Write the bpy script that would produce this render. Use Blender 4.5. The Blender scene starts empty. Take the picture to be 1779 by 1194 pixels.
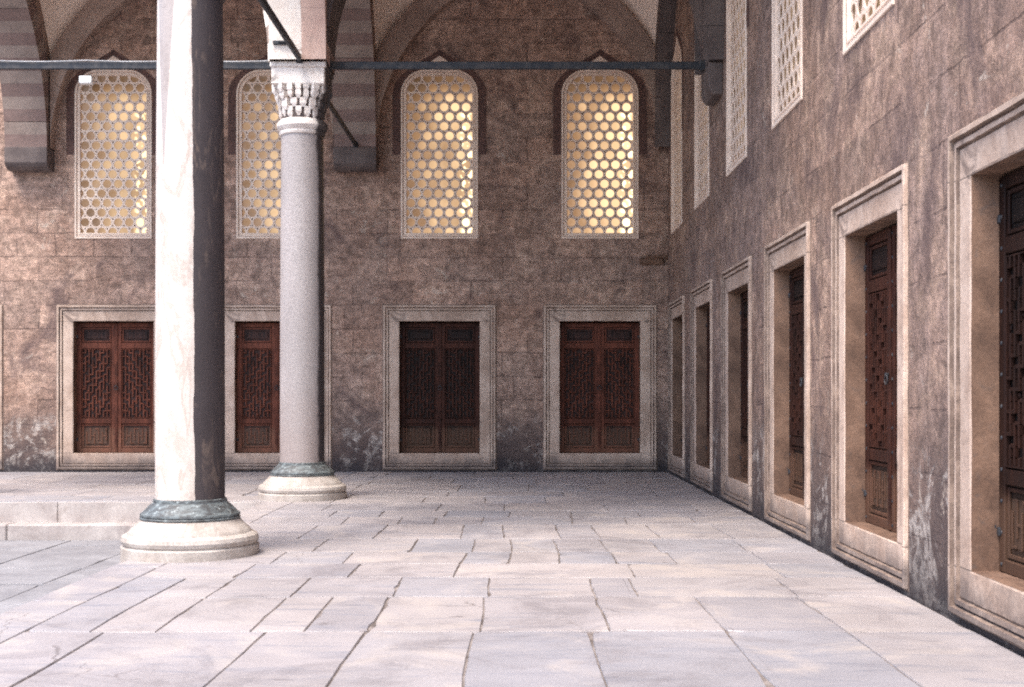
import bpy, bmesh, math, random
from mathutils import Vector, noise
from mathutils.geometry import tessellate_polygon
R = math.radians
PI = math.pi
random.seed(7)
sc = bpy.context.scene
col = sc.collection

# ------------------------------------------------------------------ camera
# photograph 1779 px wide, focal length 2200 px, vanishing point at (899, 685)
cam_d = bpy.data.cameras.new('camera')
cam_d.sensor_width = 36.0
cam_d.lens = 36.0 * 2200 / 1779
cam_d.shift_x = (889.5 - 899) / 1779
cam_d.shift_y = (685 - 597) / 1779
cam_d.clip_start = 0.1
cam_d.clip_end = 2000
cam = bpy.data.objects.new('camera', cam_d)
cam.location = (0, 0, 1.5)
cam.rotation_euler = (R(90), 0, 0)
col.objects.link(cam)
sc.camera = cam

# ------------------------------------------------------------------ light
SUN_EL, SUN_AZ = R(62), math.atan2(-0.52, -0.85)
w = bpy.data.worlds.new('World')
sc.world = w
w.use_nodes = True
wn = w.node_tree
bg = wn.nodes['Background']
sky = wn.nodes.new('ShaderNodeTexSky')
sky.sky_type = 'NISHITA'
sky.sun_disc = False
sky.sun_elevation = SUN_EL
sky.sun_rotation = SUN_AZ
sky.air_density = 1.0
sky.dust_density = 2.6
sky.ozone_density = 0.6
wn.links.new(sky.outputs[0], bg.inputs[0])
bg.inputs[1].default_value = 0.125
sun_d = bpy.data.lights.new('sun', 'SUN')
sun_d.energy = 1.05
sun_d.angle = R(25)
sun_d.color = (1.0, 0.92, 0.84)
sun = bpy.data.objects.new('sun', sun_d)
sun.location = (-20, -12, 25)
d = Vector((math.sin(SUN_AZ) * math.cos(SUN_EL), math.cos(SUN_AZ) * math.cos(SUN_EL), math.sin(SUN_EL)))
sun.rotation_euler = d.to_track_quat('Z', 'Y').to_euler()
col.objects.link(sun)

sc.view_settings.view_transform = 'Standard'
sc.view_settings.look = 'None'
sc.view_settings.exposure = 2.05
sc.view_settings.gamma = 1.0
sc.cycles.max_bounces = 10
sc.cycles.diffuse_bounces = 6
sc.cycles.use_denoising = False
sc.cycles.filter_width = 2.0

# ------------------------------------------------------------------ helpers
def tag(o, label=None, cat=None, group=None, kind=None):
    if label: o['label'] = label
    if cat: o['category'] = cat
    if group: o['group'] = group
    if kind: o['kind'] = kind
    elif cat: o['kind'] = 'thing'
    return o

def empty(name, loc=(0, 0, 0), rz=0):
    o = bpy.data.objects.new(name, None)
    o.location = loc
    o.rotation_euler = (0, 0, rz)
    col.objects.link(o)
    return o

def build(name, bm, mats, parent=None, smooth=None, loc=None, rz=None):
    me = bpy.data.meshes.new(name)
    bm.normal_update()
    if smooth is not None:
        for f in bm.faces: f.smooth = True
        for e in bm.edges:
            if len(e.link_faces) == 2 and e.calc_face_angle(0) > R(smooth): e.smooth = False
    bm.to_mesh(me)
    bm.free()
    for m in (mats if isinstance(mats, (list, tuple)) else [mats]): me.materials.append(m)
    o = bpy.data.objects.new(name, me)
    col.objects.link(o)
    if parent: o.parent = parent
    if loc: o.location = loc
    if rz is not None: o.rotation_euler = (0, 0, rz)
    return o

def copy_tree(o, parent=None):
    c = o.copy()
    col.objects.link(c)
    if parent: c.parent = parent
    for ch in list(o.children): copy_tree(ch, c)
    return c

def box(bm, x0, x1, y0, y1, z0, z1, mi=0, bev=0.0):
    vs = [bm.verts.new(p) for p in ((x0,y0,z0),(x1,y0,z0),(x1,y1,z0),(x0,y1,z0),(x0,y0,z1),(x1,y0,z1),(x1,y1,z1),(x0,y1,z1))]
    fs = [bm.faces.new([vs[i] for i in q]) for q in ((0,3,2,1),(4,5,6,7),(0,1,5,4),(1,2,6,5),(2,3,7,6),(3,0,4,7))]
    for f in fs: f.material_index = mi
    if bev:
        es = set(e for f in fs for e in f.edges)
        r = bmesh.ops.bevel(bm, geom=list(es), offset=bev, segments=1, affect='EDGES', profile=0.5)
        for f in r['faces']: f.material_index = mi
    return vs

def lathe(bm, prof, n=64, cx=0, cy=0, wob=0.0, mi=0):
    rings = []
    for k, (r, z) in enumerate(prof):
        ring = []
        for i in range(n):
            a = 2 * PI * i / n
            rr = r
            if wob: rr += wob * noise.noise((math.cos(a) * 2.2, math.sin(a) * 2.2, z * 6))
            ring.append(bm.verts.new((cx + rr * math.cos(a), cy + rr * math.sin(a), z)))
        rings.append(ring)
    for a, b in zip(rings, rings[1:]):
        for i in range(n):
            f = bm.faces.new((a[i], a[(i + 1) % n], b[(i + 1) % n], b[i]))
            f.material_index = mi
    bm.faces.new(rings[0][::-1]).material_index = mi
    bm.faces.new(rings[-1]).material_index = mi

# ------------------------------------------------------------------ materials
class NT:
    def __init__(s, name):
        s.m = bpy.data.materials.new(name)
        s.m.use_nodes = True
        s.t = s.m.node_tree
        s.b = s.t.nodes['Principled BSDF']
        s._pos = None
    def n(s, typ, **kw):
        nd = s.t.nodes.new('ShaderNode' + typ)
        for k, v in kw.items(): setattr(nd, k, v)
        return nd
    def put(s, sock, v):
        if hasattr(v, 'is_linked') or isinstance(v, bpy.types.NodeSocket): s.t.links.new(v, sock)
        elif isinstance(v, (tuple, list)) and len(v) == 3 and sock.type == 'RGBA': sock.default_value = (*v, 1)
        else: sock.default_value = v
    @property
    def pos(s):
        if s._pos is None: s._pos = s.n('TexCoord').outputs['Object']
        return s._pos
    def xyz(s):
        q = s.n('SeparateXYZ'); s.put(q.inputs[0], s.pos)
        return q.outputs
    def math(s, op, a, b=0.0, c=0.0, clamp=False):
        q = s.n('Math', operation=op, use_clamp=clamp)
        s.put(q.inputs[0], a); s.put(q.inputs[1], b); s.put(q.inputs[2], c)
        return q.outputs[0]
    def comb(s, x, y, z):
        q = s.n('CombineXYZ')
        for i, v in enumerate((x, y, z)): s.put(q.inputs[i], v)
        return q.outputs[0]
    def scale(s, v, k):
        q = s.n('VectorMath', operation='MULTIPLY'); s.put(q.inputs[0], v); q.inputs[1].default_value = k
        return q.outputs[0]
    def noise(s, scale, detail=4, rough=0.55, vec=None, dist=0.0, color=False):
        q = s.n('TexNoise')
        s.put(q.inputs['Vector'], s.pos if vec is None else vec)
        q.inputs['Scale'].default_value = scale; q.inputs['Detail'].default_value = detail
        q.inputs['Roughness'].default_value = rough; q.inputs['Distortion'].default_value = dist
        return q.outputs['Color' if color else 'Fac']
    def ramp(s, v, a, b, lo=0.0, hi=1.0):
        q = s.n('MapRange', interpolation_type='SMOOTHSTEP'); q.clamp = True
        s.put(q.inputs[0], v); s.put(q.inputs[1], a); s.put(q.inputs[2], b)
        s.put(q.inputs[3], lo); s.put(q.inputs[4], hi)
        return q.outputs[0]
    def mix(s, f, a, b, mode='MIX'):
        q = s.n('Mix', data_type='RGBA', blend_type=mode)
        s.put(q.inputs[0], f); s.put(q.inputs[6], a); s.put(q.inputs[7], b)
        return q.outputs[2]
    def mulv(s, c, v):
        q = s.n('Mix', data_type='RGBA', blend_type='MULTIPLY'); q.inputs[0].default_value = 1
        s.put(q.inputs[6], c); s.put(q.inputs[7], v)
        return q.outputs[2]
    def bump(s, h, strength=0.5, dist=0.02, normal=None):
        q = s.n('Bump'); q.inputs['Strength'].default_value = strength; q.inputs['Distance'].default_value = dist
        s.put(q.inputs['Height'], h)
        if normal is not None: s.put(q.inputs['Normal'], normal)
        return q.outputs[0]
    def fin(s, color, rough=0.7, nrm=None, metal=0.0, spec=0.5):
        s.put(s.b.inputs['Base Color'], color); s.put(s.b.inputs['Roughness'], rough)
        s.put(s.b.inputs['Metallic'], metal); s.b.inputs['Specular IOR Level'].default_value = spec
        if nrm is not None: s.put(s.b.inputs['Normal'], nrm)
        return s.m

def masonry(name, streak, c_a, c_b, c_c, grime=1.0):
    t = NT(name)
    x, y, z = t.xyz()
    u = t.math('ADD', x, y)
    def warp(v, sc, k, seed):
        nn = t.noise(sc, 4, 0.6, vec=t.scale(t.pos, (1, 1, seed)))
        return t.math('MULTIPLY_ADD', t.math('SUBTRACT', nn, 0.5), k, v)
    uv = t.comb(warp(warp(u, 0.8, 0.16, 1.0), 6, 0.05, 1.3), warp(warp(z, 0.6, 0.10, 1.1), 6, 0.045, 0.9), 0)
    br = t.n('TexBrick', offset=0.43, squash=0.66, squash_frequency=3)
    t.put(br.inputs['Vector'], uv)
    br.inputs['Color1'].default_value = (0.60, 0.60, 0.61, 1); br.inputs['Color2'].default_value = (1.22, 1.18, 1.12, 1)
    br.inputs['Mortar'].default_value = (0.74, 0.72, 0.72, 1)
    br.inputs['Scale'].default_value = 1; br.inputs['Mortar Size'].default_value = 0.014; br.inputs['Mortar Smooth'].default_value = 0.5
    br.inputs['Brick Width'].default_value = 1.12; br.inputs['Row Height'].default_value = 0.46
    if streak == 'h': sv = t.comb(t.math('MULTIPLY', u, 2.6), t.math('MULTIPLY', z, 9), 0)
    else: sv = t.comb(t.math('MULTIPLY', u, 4.5), t.math('MULTIPLY', z, 1.3), 0)
    st = t.noise(1.0, 8, 0.72, vec=sv, dist=0.8)
    big = t.noise(0.42, 8, 0.62, dist=0.6)
    mid = t.noise(1.9, 9, 0.7, dist=0.5)
    pat = t.noise(6.5, 7, 0.72, dist=0.4)
    fine = t.noise(30, 4, 0.75)
    c = t.mix(t.ramp(big, 0.36, 0.64), c_a, c_b)
    c = t.mix(t.ramp(mid, 0.46, 0.72), c, c_c)
    c = t.mulv(c, t.mix(0.52, (1, 1, 1), br.outputs['Color']))
    g = t.math('MULTIPLY', t.ramp(st, 0.25, 0.75, 0.78, 1.22), t.math('MULTIPLY', t.ramp(fine, 0.25, 0.75, 0.66, 1.34), t.ramp(pat, 0.30, 0.70, 0.60, 1.36)))
    c = t.mulv(c, t.comb(g, g, g))
    # open joints, filled here and there
    jm = t.math('MULTIPLY', br.outputs['Fac'], t.ramp(t.noise(1.7, 5, 0.7), 0.42, 0.60, 0.0, 0.55 if streak == 'h' else 0.4))
    c = t.mix(jm, c, (0.085, 0.058, 0.05))
    # dark damp crust in clouds
    darken = t.math('MULTIPLY', t.ramp(t.noise(0.62, 10, 0.7, dist=0.9), 0.52, 0.66), 0.78)
    c = t.mix(darken, c, (0.115, 0.078, 0.074))
    # splash zone with a ragged edge
    zz = t.math('MULTIPLY_ADD', t.noise(1.1, 8, 0.7, dist=0.5), -2.6, z)
    low = t.ramp(zz, -1.1, 0.6, 0.92 * grime, 0.0)
    c = t.mix(low, c, (0.080, 0.060, 0.058))
    # bare pale plaster where the crust has fallen off
    pz = t.math('MULTIPLY', t.math('MULTIPLY', t.ramp(z, 0.85, 1.2, 1, 0), t.ramp(t.noise(8, 9, 0.8, dist=0.6), 0.40, 0.58)), t.ramp(t.noise(1.7, 10, 0.74, dist=1.4), 0.51, 0.56))
    c = t.mix(t.math('MULTIPLY', pz, 0.72), c, (0.50, 0.45, 0.41))
    pv = t.math('MULTIPLY', t.ramp(t.noise(2.4, 12, 0.78, dist=0.7), 0.60, 0.64), 0.6)
    c = t.mix(pv, c, (0.52, 0.44, 0.37))
    # near-black band along the foot
    ft = t.ramp(t.math('MULTIPLY_ADD', t.noise(2.2, 7, 0.7), -0.75, z), -0.42, 0.08, 0.80, 0.0)
    c = t.mix(ft, c, (0.026, 0.026, 0.032))
    h = t.math('ADD', t.math('MULTIPLY', jm, -0.7), t.math('ADD', t.math('MULTIPLY', pat, 1.0), t.math('MULTIPLY', fine, 0.35)))
    h = t.math('MULTIPLY_ADD', st, 0.4, h)
    return t.fin(c, 0.88, t.bump(h, 0.8, 0.03), spec=0.25)

# near-black tone on the gallery side of a column, with a wobbling edge
def darken(t, c, lo, hi, wob, col_=(0.035, 0.028, 0.030), k=0.92):
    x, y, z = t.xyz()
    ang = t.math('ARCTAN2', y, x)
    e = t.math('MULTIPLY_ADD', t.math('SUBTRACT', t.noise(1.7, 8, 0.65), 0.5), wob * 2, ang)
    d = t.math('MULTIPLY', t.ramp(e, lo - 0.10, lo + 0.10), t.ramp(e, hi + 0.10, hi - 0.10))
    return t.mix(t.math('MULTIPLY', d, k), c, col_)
def stone(name, base, dark, light, scale=1.0, vein=0.0, rough=0.75, grime=0.5, joints=False, spec=0.3, bumpk=0.35, rand=0.0, gcol=(0.10, 0.085, 0.08), darkened=False):
    t = NT(name)
    a = t.noise(1.6 * scale, 7, 0.62, dist=0.6)
    b = t.noise(9 * scale, 6, 0.7)
    f = t.noise(45, 3, 0.7)
    c = t.mix(t.ramp(a, 0.36, 0.66), dark, light)
    c = t.mix(t.ramp(b, 0.35, 0.7, 0.0, 0.7), c, base)
    g = t.ramp(f, 0.25, 0.75, 0.84, 1.16)
    c = t.mulv(c, t.comb(g, g, g))
    if vein:
        v = t.noise(2.0 * scale, 5, 0.6, vec=t.scale(t.pos, (1.6, 1.6, 0.5)), dist=2.2)
        vv = t.math('ABSOLUTE', t.math('SUBTRACT', v, 0.5))
        c = t.mix(t.ramp(vv, 0.0, 0.045, vein, 0.0), c, tuple(k * 0.62 for k in dark))
    if grime:
        gr = t.ramp(t.noise(3.1 * scale, 9, 0.72, dist=0.9), 0.55, 0.70, 0, grime)
        c = t.mix(gr, c, gcol)
    if rand:
        oi = t.n('ObjectInfo').outputs['Random']
        k = t.ramp(oi, 0, 1, 1 - rand, 1 + rand)
        c = t.mulv(c, t.comb(k, k, k))
    if darkened: c = darken(t, c, -0.75, 2.2, 0.5)
    if joints:
        x, y, z = t.xyz()
        j1 = t.math('LESS_THAN', t.math('ABSOLUTE', t.math('SUBTRACT', z, 2.905)), 0.005)
        j2 = t.math('LESS_THAN', t.math('ABSOLUTE', t.math('SUBTRACT', z, 0.365)), 0.005)
        c = t.mix(t.math('MULTIPLY', t.math('MAXIMUM', j1, j2), 0.65), c, (0.05, 0.04, 0.035))
        zz = t.math('MULTIPLY_ADD', t.noise(3.0, 6, 0.65), -0.75, z)
        c = t.mix(t.ramp(zz, -0.35, 0.05, 0.72, 0), c, (0.08, 0.07, 0.072))
    return t.fin(c, rough, t.bump(t.math('ADD', t.math('MULTIPLY', b, 0.7), t.math('MULTIPLY', f, 0.3)), bumpk, 0.012), spec=spec)

M = {}
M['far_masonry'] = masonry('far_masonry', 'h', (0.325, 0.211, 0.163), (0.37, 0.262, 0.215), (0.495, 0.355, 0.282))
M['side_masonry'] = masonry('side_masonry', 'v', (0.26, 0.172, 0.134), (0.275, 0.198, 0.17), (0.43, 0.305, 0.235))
M['frame_stone'] = stone('frame_stone', (0.50, 0.375, 0.30), (0.35, 0.25, 0.195), (0.61, 0.48, 0.395), grime=0.75, joints=True, rand=0.08, gcol=(0.15, 0.11, 0.095))
M['reveal_stone'] = stone('reveal_stone', (0.175, 0.103, 0.070), (0.11, 0.066, 0.047), (0.24, 0.147, 0.102), scale=2.2, grime=0.6)
M['groove_shade'] = stone('groove_shade', (0.20, 0.145, 0.118), (0.12, 0.085, 0.07), (0.30, 0.225, 0.18), scale=3)  # shade of the moulding grooves put into the colour; also the outer joint
M['lattice_plaster'] = stone('lattice_plaster', (0.78, 0.635, 0.525), (0.70, 0.555, 0.455), (0.83, 0.695, 0.59), grime=0.15, rough=0.9)
M['vault_plaster'] = stone('vault_plaster', (0.84, 0.69, 0.57), (0.76, 0.62, 0.51), (0.88, 0.74, 0.63), scale=0.5, grime=0.12, rough=0.95, bumpk=0.15)
M['pale_voussoir'] = stone('pale_voussoir', (0.265, 0.205, 0.178), (0.21, 0.162, 0.14), (0.32, 0.255, 0.22), grime=0.5)
M['red_voussoir'] = stone('red_voussoir', (0.20, 0.135, 0.12), (0.155, 0.105, 0.095), (0.24, 0.17, 0.15), grime=0.4)
M['white_voussoir'] = stone('white_voussoir', (0.80, 0.73, 0.66), (0.72, 0.63, 0.56), (0.84, 0.79, 0.73), grime=0.75, gcol=(0.26, 0.165, 0.135), scale=1.4)
M['pink_voussoir'] = stone('pink_voussoir', (0.52, 0.36, 0.30), (0.42, 0.28, 0.24), (0.60, 0.44, 0.37), grime=0.3)
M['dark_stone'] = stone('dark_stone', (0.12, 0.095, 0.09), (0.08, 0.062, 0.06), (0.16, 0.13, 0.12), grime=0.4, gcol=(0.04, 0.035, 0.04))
M['arch_stone'] = stone('arch_stone', (0.33, 0.24, 0.195), (0.27, 0.19, 0.155), (0.39, 0.295, 0.245), grime=0.35)
M['capital_marble'] = stone('capital_marble', (0.78, 0.72, 0.67), (0.66, 0.58, 0.53), (0.84, 0.79, 0.74), grime=0.75, gcol=(0.10, 0.075, 0.07), scale=1.6, darkened=True)
M['base_marble'] = stone('base_marble', (0.42, 0.375, 0.335), (0.33, 0.28, 0.24), (0.49, 0.45, 0.41), grime=0.6, vein=0.3, gcol=(0.22, 0.165, 0.13), rough=0.6)
M['step_marble'] = stone('step_marble', (0.38, 0.34, 0.32), (0.29, 0.25, 0.235), (0.45, 0.41, 0.385), grime=0.6, gcol=(0.24, 0.19, 0.165))
M['brick_red'] = stone('brick_red', (0.115, 0.066, 0.056), (0.08, 0.047, 0.043), (0.15, 0.085, 0.07), scale=3, grime=0.4, gcol=(0.04, 0.03, 0.03))
M['court_paving'] = stone('court_paving', (0.235, 0.23, 0.24), (0.19, 0.185, 0.195), (0.285, 0.28, 0.29), scale=0.8, grime=0.3, vein=0.25, gcol=(0.18, 0.18, 0.2))
M['joint_dirt'] = stone('joint_dirt', (0.15, 0.125, 0.11), (0.085, 0.068, 0.06), (0.30, 0.26, 0.24), scale=2)

# granite shaft
def granite():
    t = NT('grey_granite')
    sp = t.noise(70, 2, 0.6)
    big = t.noise(1.3, 5, 0.6, vec=t.scale(t.pos, (1, 1, 0.45)))
    c = t.mix(t.ramp(sp, 0.38, 0.62), (0.28, 0.25, 0.245), (0.43, 0.39, 0.38))
    k = t.ramp(big, 0.3, 0.7, 0.86, 1.1)
    c = t.mulv(c, t.comb(k, k, k))
    x, y, z = t.xyz()
    low = t.ramp(t.math('MULTIPLY_ADD', t.noise(2.5, 6, 0.65), -1.6, z), -0.3, 1.1, 0.5, 0)
    c = t.mix(low, c, (0.27, 0.205, 0.18))
    pits = t.ramp(t.noise(5.5, 2, 0.5), 0.76, 0.79, 0, 0.7)
    c = t.mix(pits, c, (0.08, 0.07, 0.07))
    c = darken(t, c, -0.62, 2.3, 0.30)
    return t.fin(c, 0.45, t.bump(sp, 0.12, 0.004), spec=0.45)
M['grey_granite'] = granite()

# white marble shaft; near black on the gallery side, with a wavy edge
def two_tone():
    t = NT('two_tone_marble')
    x, y, z = t.xyz()
    ang = t.math('ARCTAN2', y, x)
    v = t.noise(1.2, 6, 0.6, vec=t.scale(t.pos, (1.5, 1.5, 0.55)), dist=1.0)
    vv = t.math('ABSOLUTE', t.math('SUBTRACT', v, 0.5))
    wc = t.mix(t.noise(0.9, 5), (0.56, 0.475, 0.415), (0.64, 0.58, 0.53))
    wc = t.mix(t.ramp(vv, 0, 0.03, 0.45, 0), wc, (0.34, 0.26, 0.205))
    wc = t.mix(t.ramp(t.noise(2.6, 9, 0.72, vec=t.scale(t.pos, (1.5, 1.5, 0.7)), dist=0.5), 0.50, 0.70, 0, 0.55), wc, (0.37, 0.295, 0.245))
    f = t.noise(40, 3, 0.7)
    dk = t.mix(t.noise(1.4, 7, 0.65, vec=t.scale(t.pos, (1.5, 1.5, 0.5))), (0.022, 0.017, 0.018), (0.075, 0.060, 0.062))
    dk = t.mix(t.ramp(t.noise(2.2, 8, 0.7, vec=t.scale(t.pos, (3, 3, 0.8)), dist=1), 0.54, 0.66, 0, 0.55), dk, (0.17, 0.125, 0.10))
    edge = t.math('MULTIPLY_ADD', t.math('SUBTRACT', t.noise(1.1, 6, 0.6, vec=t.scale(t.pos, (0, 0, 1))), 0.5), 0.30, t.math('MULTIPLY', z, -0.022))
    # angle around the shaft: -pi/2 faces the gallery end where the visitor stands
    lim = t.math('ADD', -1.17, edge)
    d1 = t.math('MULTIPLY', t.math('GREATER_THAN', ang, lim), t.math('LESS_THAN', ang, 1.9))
    # grey tongue under the capital
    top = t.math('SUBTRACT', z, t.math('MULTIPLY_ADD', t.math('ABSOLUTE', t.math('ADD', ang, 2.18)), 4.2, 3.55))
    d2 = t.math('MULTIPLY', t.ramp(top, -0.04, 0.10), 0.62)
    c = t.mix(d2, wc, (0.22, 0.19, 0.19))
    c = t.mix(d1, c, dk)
    g = t.ramp(f, 0.25, 0.75, 0.9, 1.1)
    c = t.mulv(c, t.comb(g, g, g))
    return t.fin(c, t.ramp(d1, 0, 1, 0.45, 0.75), t.bump(t.math('ADD', f, t.math('MULTIPLY', d1, 0.5)), 0.12, 0.004), spec=0.4)
M['two_tone_marble'] = two_tone()

def bronze():
    t = NT('verdigris_bronze')
    a = t.noise(7, 7, 0.7, vec=t.scale(t.pos, (1, 1, 3)), dist=0.8)
    c = t.mix(t.ramp(a, 0.38, 0.62), (0.06, 0.06, 0.06), (0.15, 0.175, 0.18))
    c = t.mix(t.ramp(t.noise(16, 5, 0.7), 0.56, 0.68), c, (0.34, 0.38, 0.38))
    return t.fin(c, 0.6, t.bump(a, 0.4, 0.01), metal=0.25)
M['verdigris_bronze'] = bronze()

def iron():
    t = NT('black_iron')
    a = t.noise(9, 6, 0.65)
    c = t.mix(t.ramp(a, 0.4, 0.7), (0.028, 0.032, 0.040), (0.07, 0.066, 0.066))
    return t.fin(c, 0.62, t.bump(t.noise(60, 3), 0.3, 0.004), metal=0.3)
M['black_iron'] = iron()

def wood(name, c1, c2):
    t = NT(name)
    gr = t.noise(3, 6, 0.6, vec=t.scale(t.pos, (14, 14, 1.2)), dist=0.6)
    a = t.noise(2.6, 6, 0.6)
    c = t.mix(t.ramp(gr, 0.3, 0.7), c1, c2)
    k = t.ramp(a, 0.3, 0.7, 0.6, 1.35)
    oi = t.n('ObjectInfo').outputs['Random']
    tone = t.n('Attribute', attribute_type='OBJECT', attribute_name='tone').outputs['Fac']
    kk = t.math('MULTIPLY', t.math('MULTIPLY', k, t.ramp(oi, 0, 1, 0.85, 1.2)), tone)
    c = t.mulv(c, t.comb(kk, kk, kk))
    # bleached foot of the leaf
    x, y, z = t.xyz()
    ft = t.ramp(t.math('MULTIPLY_ADD', t.noise(6, 5), -0.3, z), 0.20, 0.42, 0.30, 0)
    c = t.mix(ft, c, (0.22, 0.13, 0.085))
    return t.fin(c, 0.62, t.bump(gr, 0.35, 0.006), spec=0.2)
M['wood_rail'] = wood('wood_rail', (0.058, 0.018, 0.0115), (0.112, 0.035, 0.020))
M['wood_panel'] = wood('wood_panel', (0.016, 0.010, 0.010), (0.040, 0.018, 0.014))

def paving():
    t = NT('gallery_marble')
    rnd = t.n('NewGeometry').outputs['Random Per Island']
    rc = t.n('TexWhiteNoise', noise_dimensions='1D'); t.put(rc.inputs['W'], rnd)
    off = t.comb(t.math('MULTIPLY', rnd, 37.0), t.math('MULTIPLY', rnd, 91.0), 0)
    va = t.n('VectorMath', operation='ADD'); t.put(va.inputs[0], t.pos); t.put(va.inputs[1], off)
    p = va.outputs[0]
    st = t.noise(1.0, 7, 0.62, vec=t.scale(p, (0.7, 4.2, 1)), dist=1.6)
    cl = t.noise(1.3, 6, 0.6, vec=p, dist=1.0)
    sp = t.noise(5, 8, 0.7, vec=p, dist=0.6)
    f = t.noise(60, 3, 0.7)
    c = t.mix(rnd, (0.285, 0.266, 0.275), (0.363, 0.325, 0.313))
    c = t.mix(t.ramp(rc.outputs['Value'], 0.55, 0.95, 0, 0.7), c, (0.252, 0.251, 0.275))
    c = t.mix(t.ramp(st, 0.50, 0.72, 0, 0.7), c, (0.185, 0.192, 0.226))
    c = t.mix(t.ramp(cl, 0.50, 0.72, 0, 0.6), c, (0.414, 0.359, 0.317))
    c = t.mix(t.ramp(sp, 0.62, 0.72, 0, 0.4), c, (0.148, 0.122, 0.117))
    dirt = t.ramp(t.noise(0.9, 10, 0.74, dist=0.8), 0.48, 0.66, 0, 0.6)
    c = t.mix(dirt, c, (0.174, 0.156, 0.162))
    spot = t.math('MULTIPLY', t.ramp(t.noise(2.3, 3, 0.5, vec=t.scale(t.pos, (0.8, 1.6, 1))), 0.70, 0.76, 0, 0.75), t.ramp(sp, 0.35, 0.6))
    c = t.mix(spot, c, (0.096, 0.078, 0.075))
    vo = t.n('TexVoronoi', feature='DISTANCE_TO_EDGE'); vo.inputs['Scale'].default_value = 0.62
    wp = t.n('VectorMath', operation='ADD'); t.put(wp.inputs[0], p); t.put(wp.inputs[1], t.scale(t.noise(2.2, 6, 0.6, vec=p, color=True), (0.5, 0.5, 0)))
    t.put(vo.inputs['Vector'], wp.outputs[0])
    crk = t.math('MULTIPLY', t.ramp(vo.outputs[0], 0.0, 0.006, 1, 0), t.ramp(t.noise(0.8, 2, vec=p), 0.52, 0.60))
    c = t.mix(t.math('MULTIPLY', crk, 0.6), c, (0.074, 0.059, 0.056))
    ed = t.n('Attribute', attribute_type='GEOMETRY', attribute_name='edge').outputs['Fac']
    wear = t.ramp(t.math('MULTIPLY_ADD', t.noise(4.5, 9, 0.75, dist=0.5), 1.3, ed), 1.60, 2.0, 0, 0.5)
    c = t.mix(wear, c, (0.111, 0.093, 0.087))
    big = t.ramp(t.noise(0.35, 4, 0.6), 0.35, 0.65, 0.88, 1.08)
    g = t.math('MULTIPLY', big, t.ramp(f, 0.25, 0.75, 0.88, 1.12))
    c = t.mulv(c, t.comb(g, g, g))
    x, y, z = t.xyz()
    return t.fin(c, t.ramp(cl, 0.3, 0.7, 0.42, 0.62), t.bump(t.math('ADD', t.math('MULTIPLY', sp, 0.8), t.math('MULTIPLY', t.noise(2.5, 3), 1.6)), 0.22, 0.015), spec=0.4)
M['gallery_marble'] = paving()

def glass():
    t = NT('lamplit_bottle_glass')
    x, y, z = t.xyz()
    rnd = t.n('NewGeometry').outputs['Random Per Island']
    at = t.n('Attribute', attribute_type='OBJECT', attribute_name='glow').outputs['Fac']
    oi = t.n('ObjectInfo').outputs['Random']
    patch = t.noise(1.1, 3, 0.5, vec=t.comb(x, t.math('MULTIPLY', oi, 17.0), t.math('MULTIPLY', z, 0.55)))
    side = t.ramp(x, -0.66, 0.2, 0.4, 1.0)
    topf = t.ramp(z, 2.55, 3.1, 1.0, 0.25)
    lvl = t.math('MULTIPLY', t.math('MULTIPLY', side, topf), t.ramp(patch, 0.28, 0.62, 0.7, 1.15))
    lvl = t.math('MULTIPLY', lvl, t.ramp(rnd, 0, 1, 0.8, 1.25))
    # bright band of a lit jamb, painted into the emission of the right-hand discs
    light_spot = t.math('MULTIPLY', t.ramp(x, 0.36, 0.46), t.math('MULTIPLY', t.ramp(z, 2.55, 2.35), t.math('GREATER_THAN', t.noise(9.0, 2, 0.5), 0.5)))
    c = t.mix(t.ramp(lvl, 0.3, 1.1), (0.74, 0.40, 0.195), (1.0, 0.66, 0.36))
    c = t.mix(light_spot, c, (1.0, 0.80, 0.45))
    e = t.math('MULTIPLY', t.math('MULTIPLY_ADD', light_spot, 0.9, t.math('MULTIPLY', lvl, 0.55)), at)
    t.put(t.b.inputs['Emission Color'], c)
    t.put(t.b.inputs['Emission Strength'], e)
    return t.fin((0.075, 0.047, 0.026), 0.3, spec=0.4)
M['lit_glass'] = glass()

def plain(name, c, rough=0.5, metal=0.0, emit=0.0):
    t = NT(name)
    k = t.ramp(t.noise(20, 4), 0.3, 0.7, 0.88, 1.1)
    cc = t.mulv(c, t.comb(k, k, k))
    if emit:
        t.put(t.b.inputs['Emission Color'], (1, 1, 1)); t.b.inputs['Emission Strength'].default_value = emit
    return t.fin(cc, rough, metal=metal)
M['white_enamel'] = plain('white_enamel', (0.85, 0.85, 0.84), 0.35)
M['lamp_lens'] = plain('lamp_lens', (0.9, 0.9, 0.9), 0.2, emit=0.6)
M['cable_grey'] = plain('cable_grey', (0.55, 0.56, 0.57), 0.6)

# ------------------------------------------------------------------ layout (metres)
YB = 24.44            # face of the far wall
XR = 2.90             # face of the right wall
CX = -3.09            # arcade column line
YC = (18.25, 11.90)   # column rows
SP = 6.2              # springing height
HS, CC = 2.70, 0.80   # arch half span, centre offset
RA = HS + CC
FAR_X = (-11.02, -7.80, -4.68, -1.505, 1.594)
SIDE_Y = (4.20, 7.35, 10.48, 13.62, 16.75, 19.90, 23.04)
CZ = -0.51            # courtyard level

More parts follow.
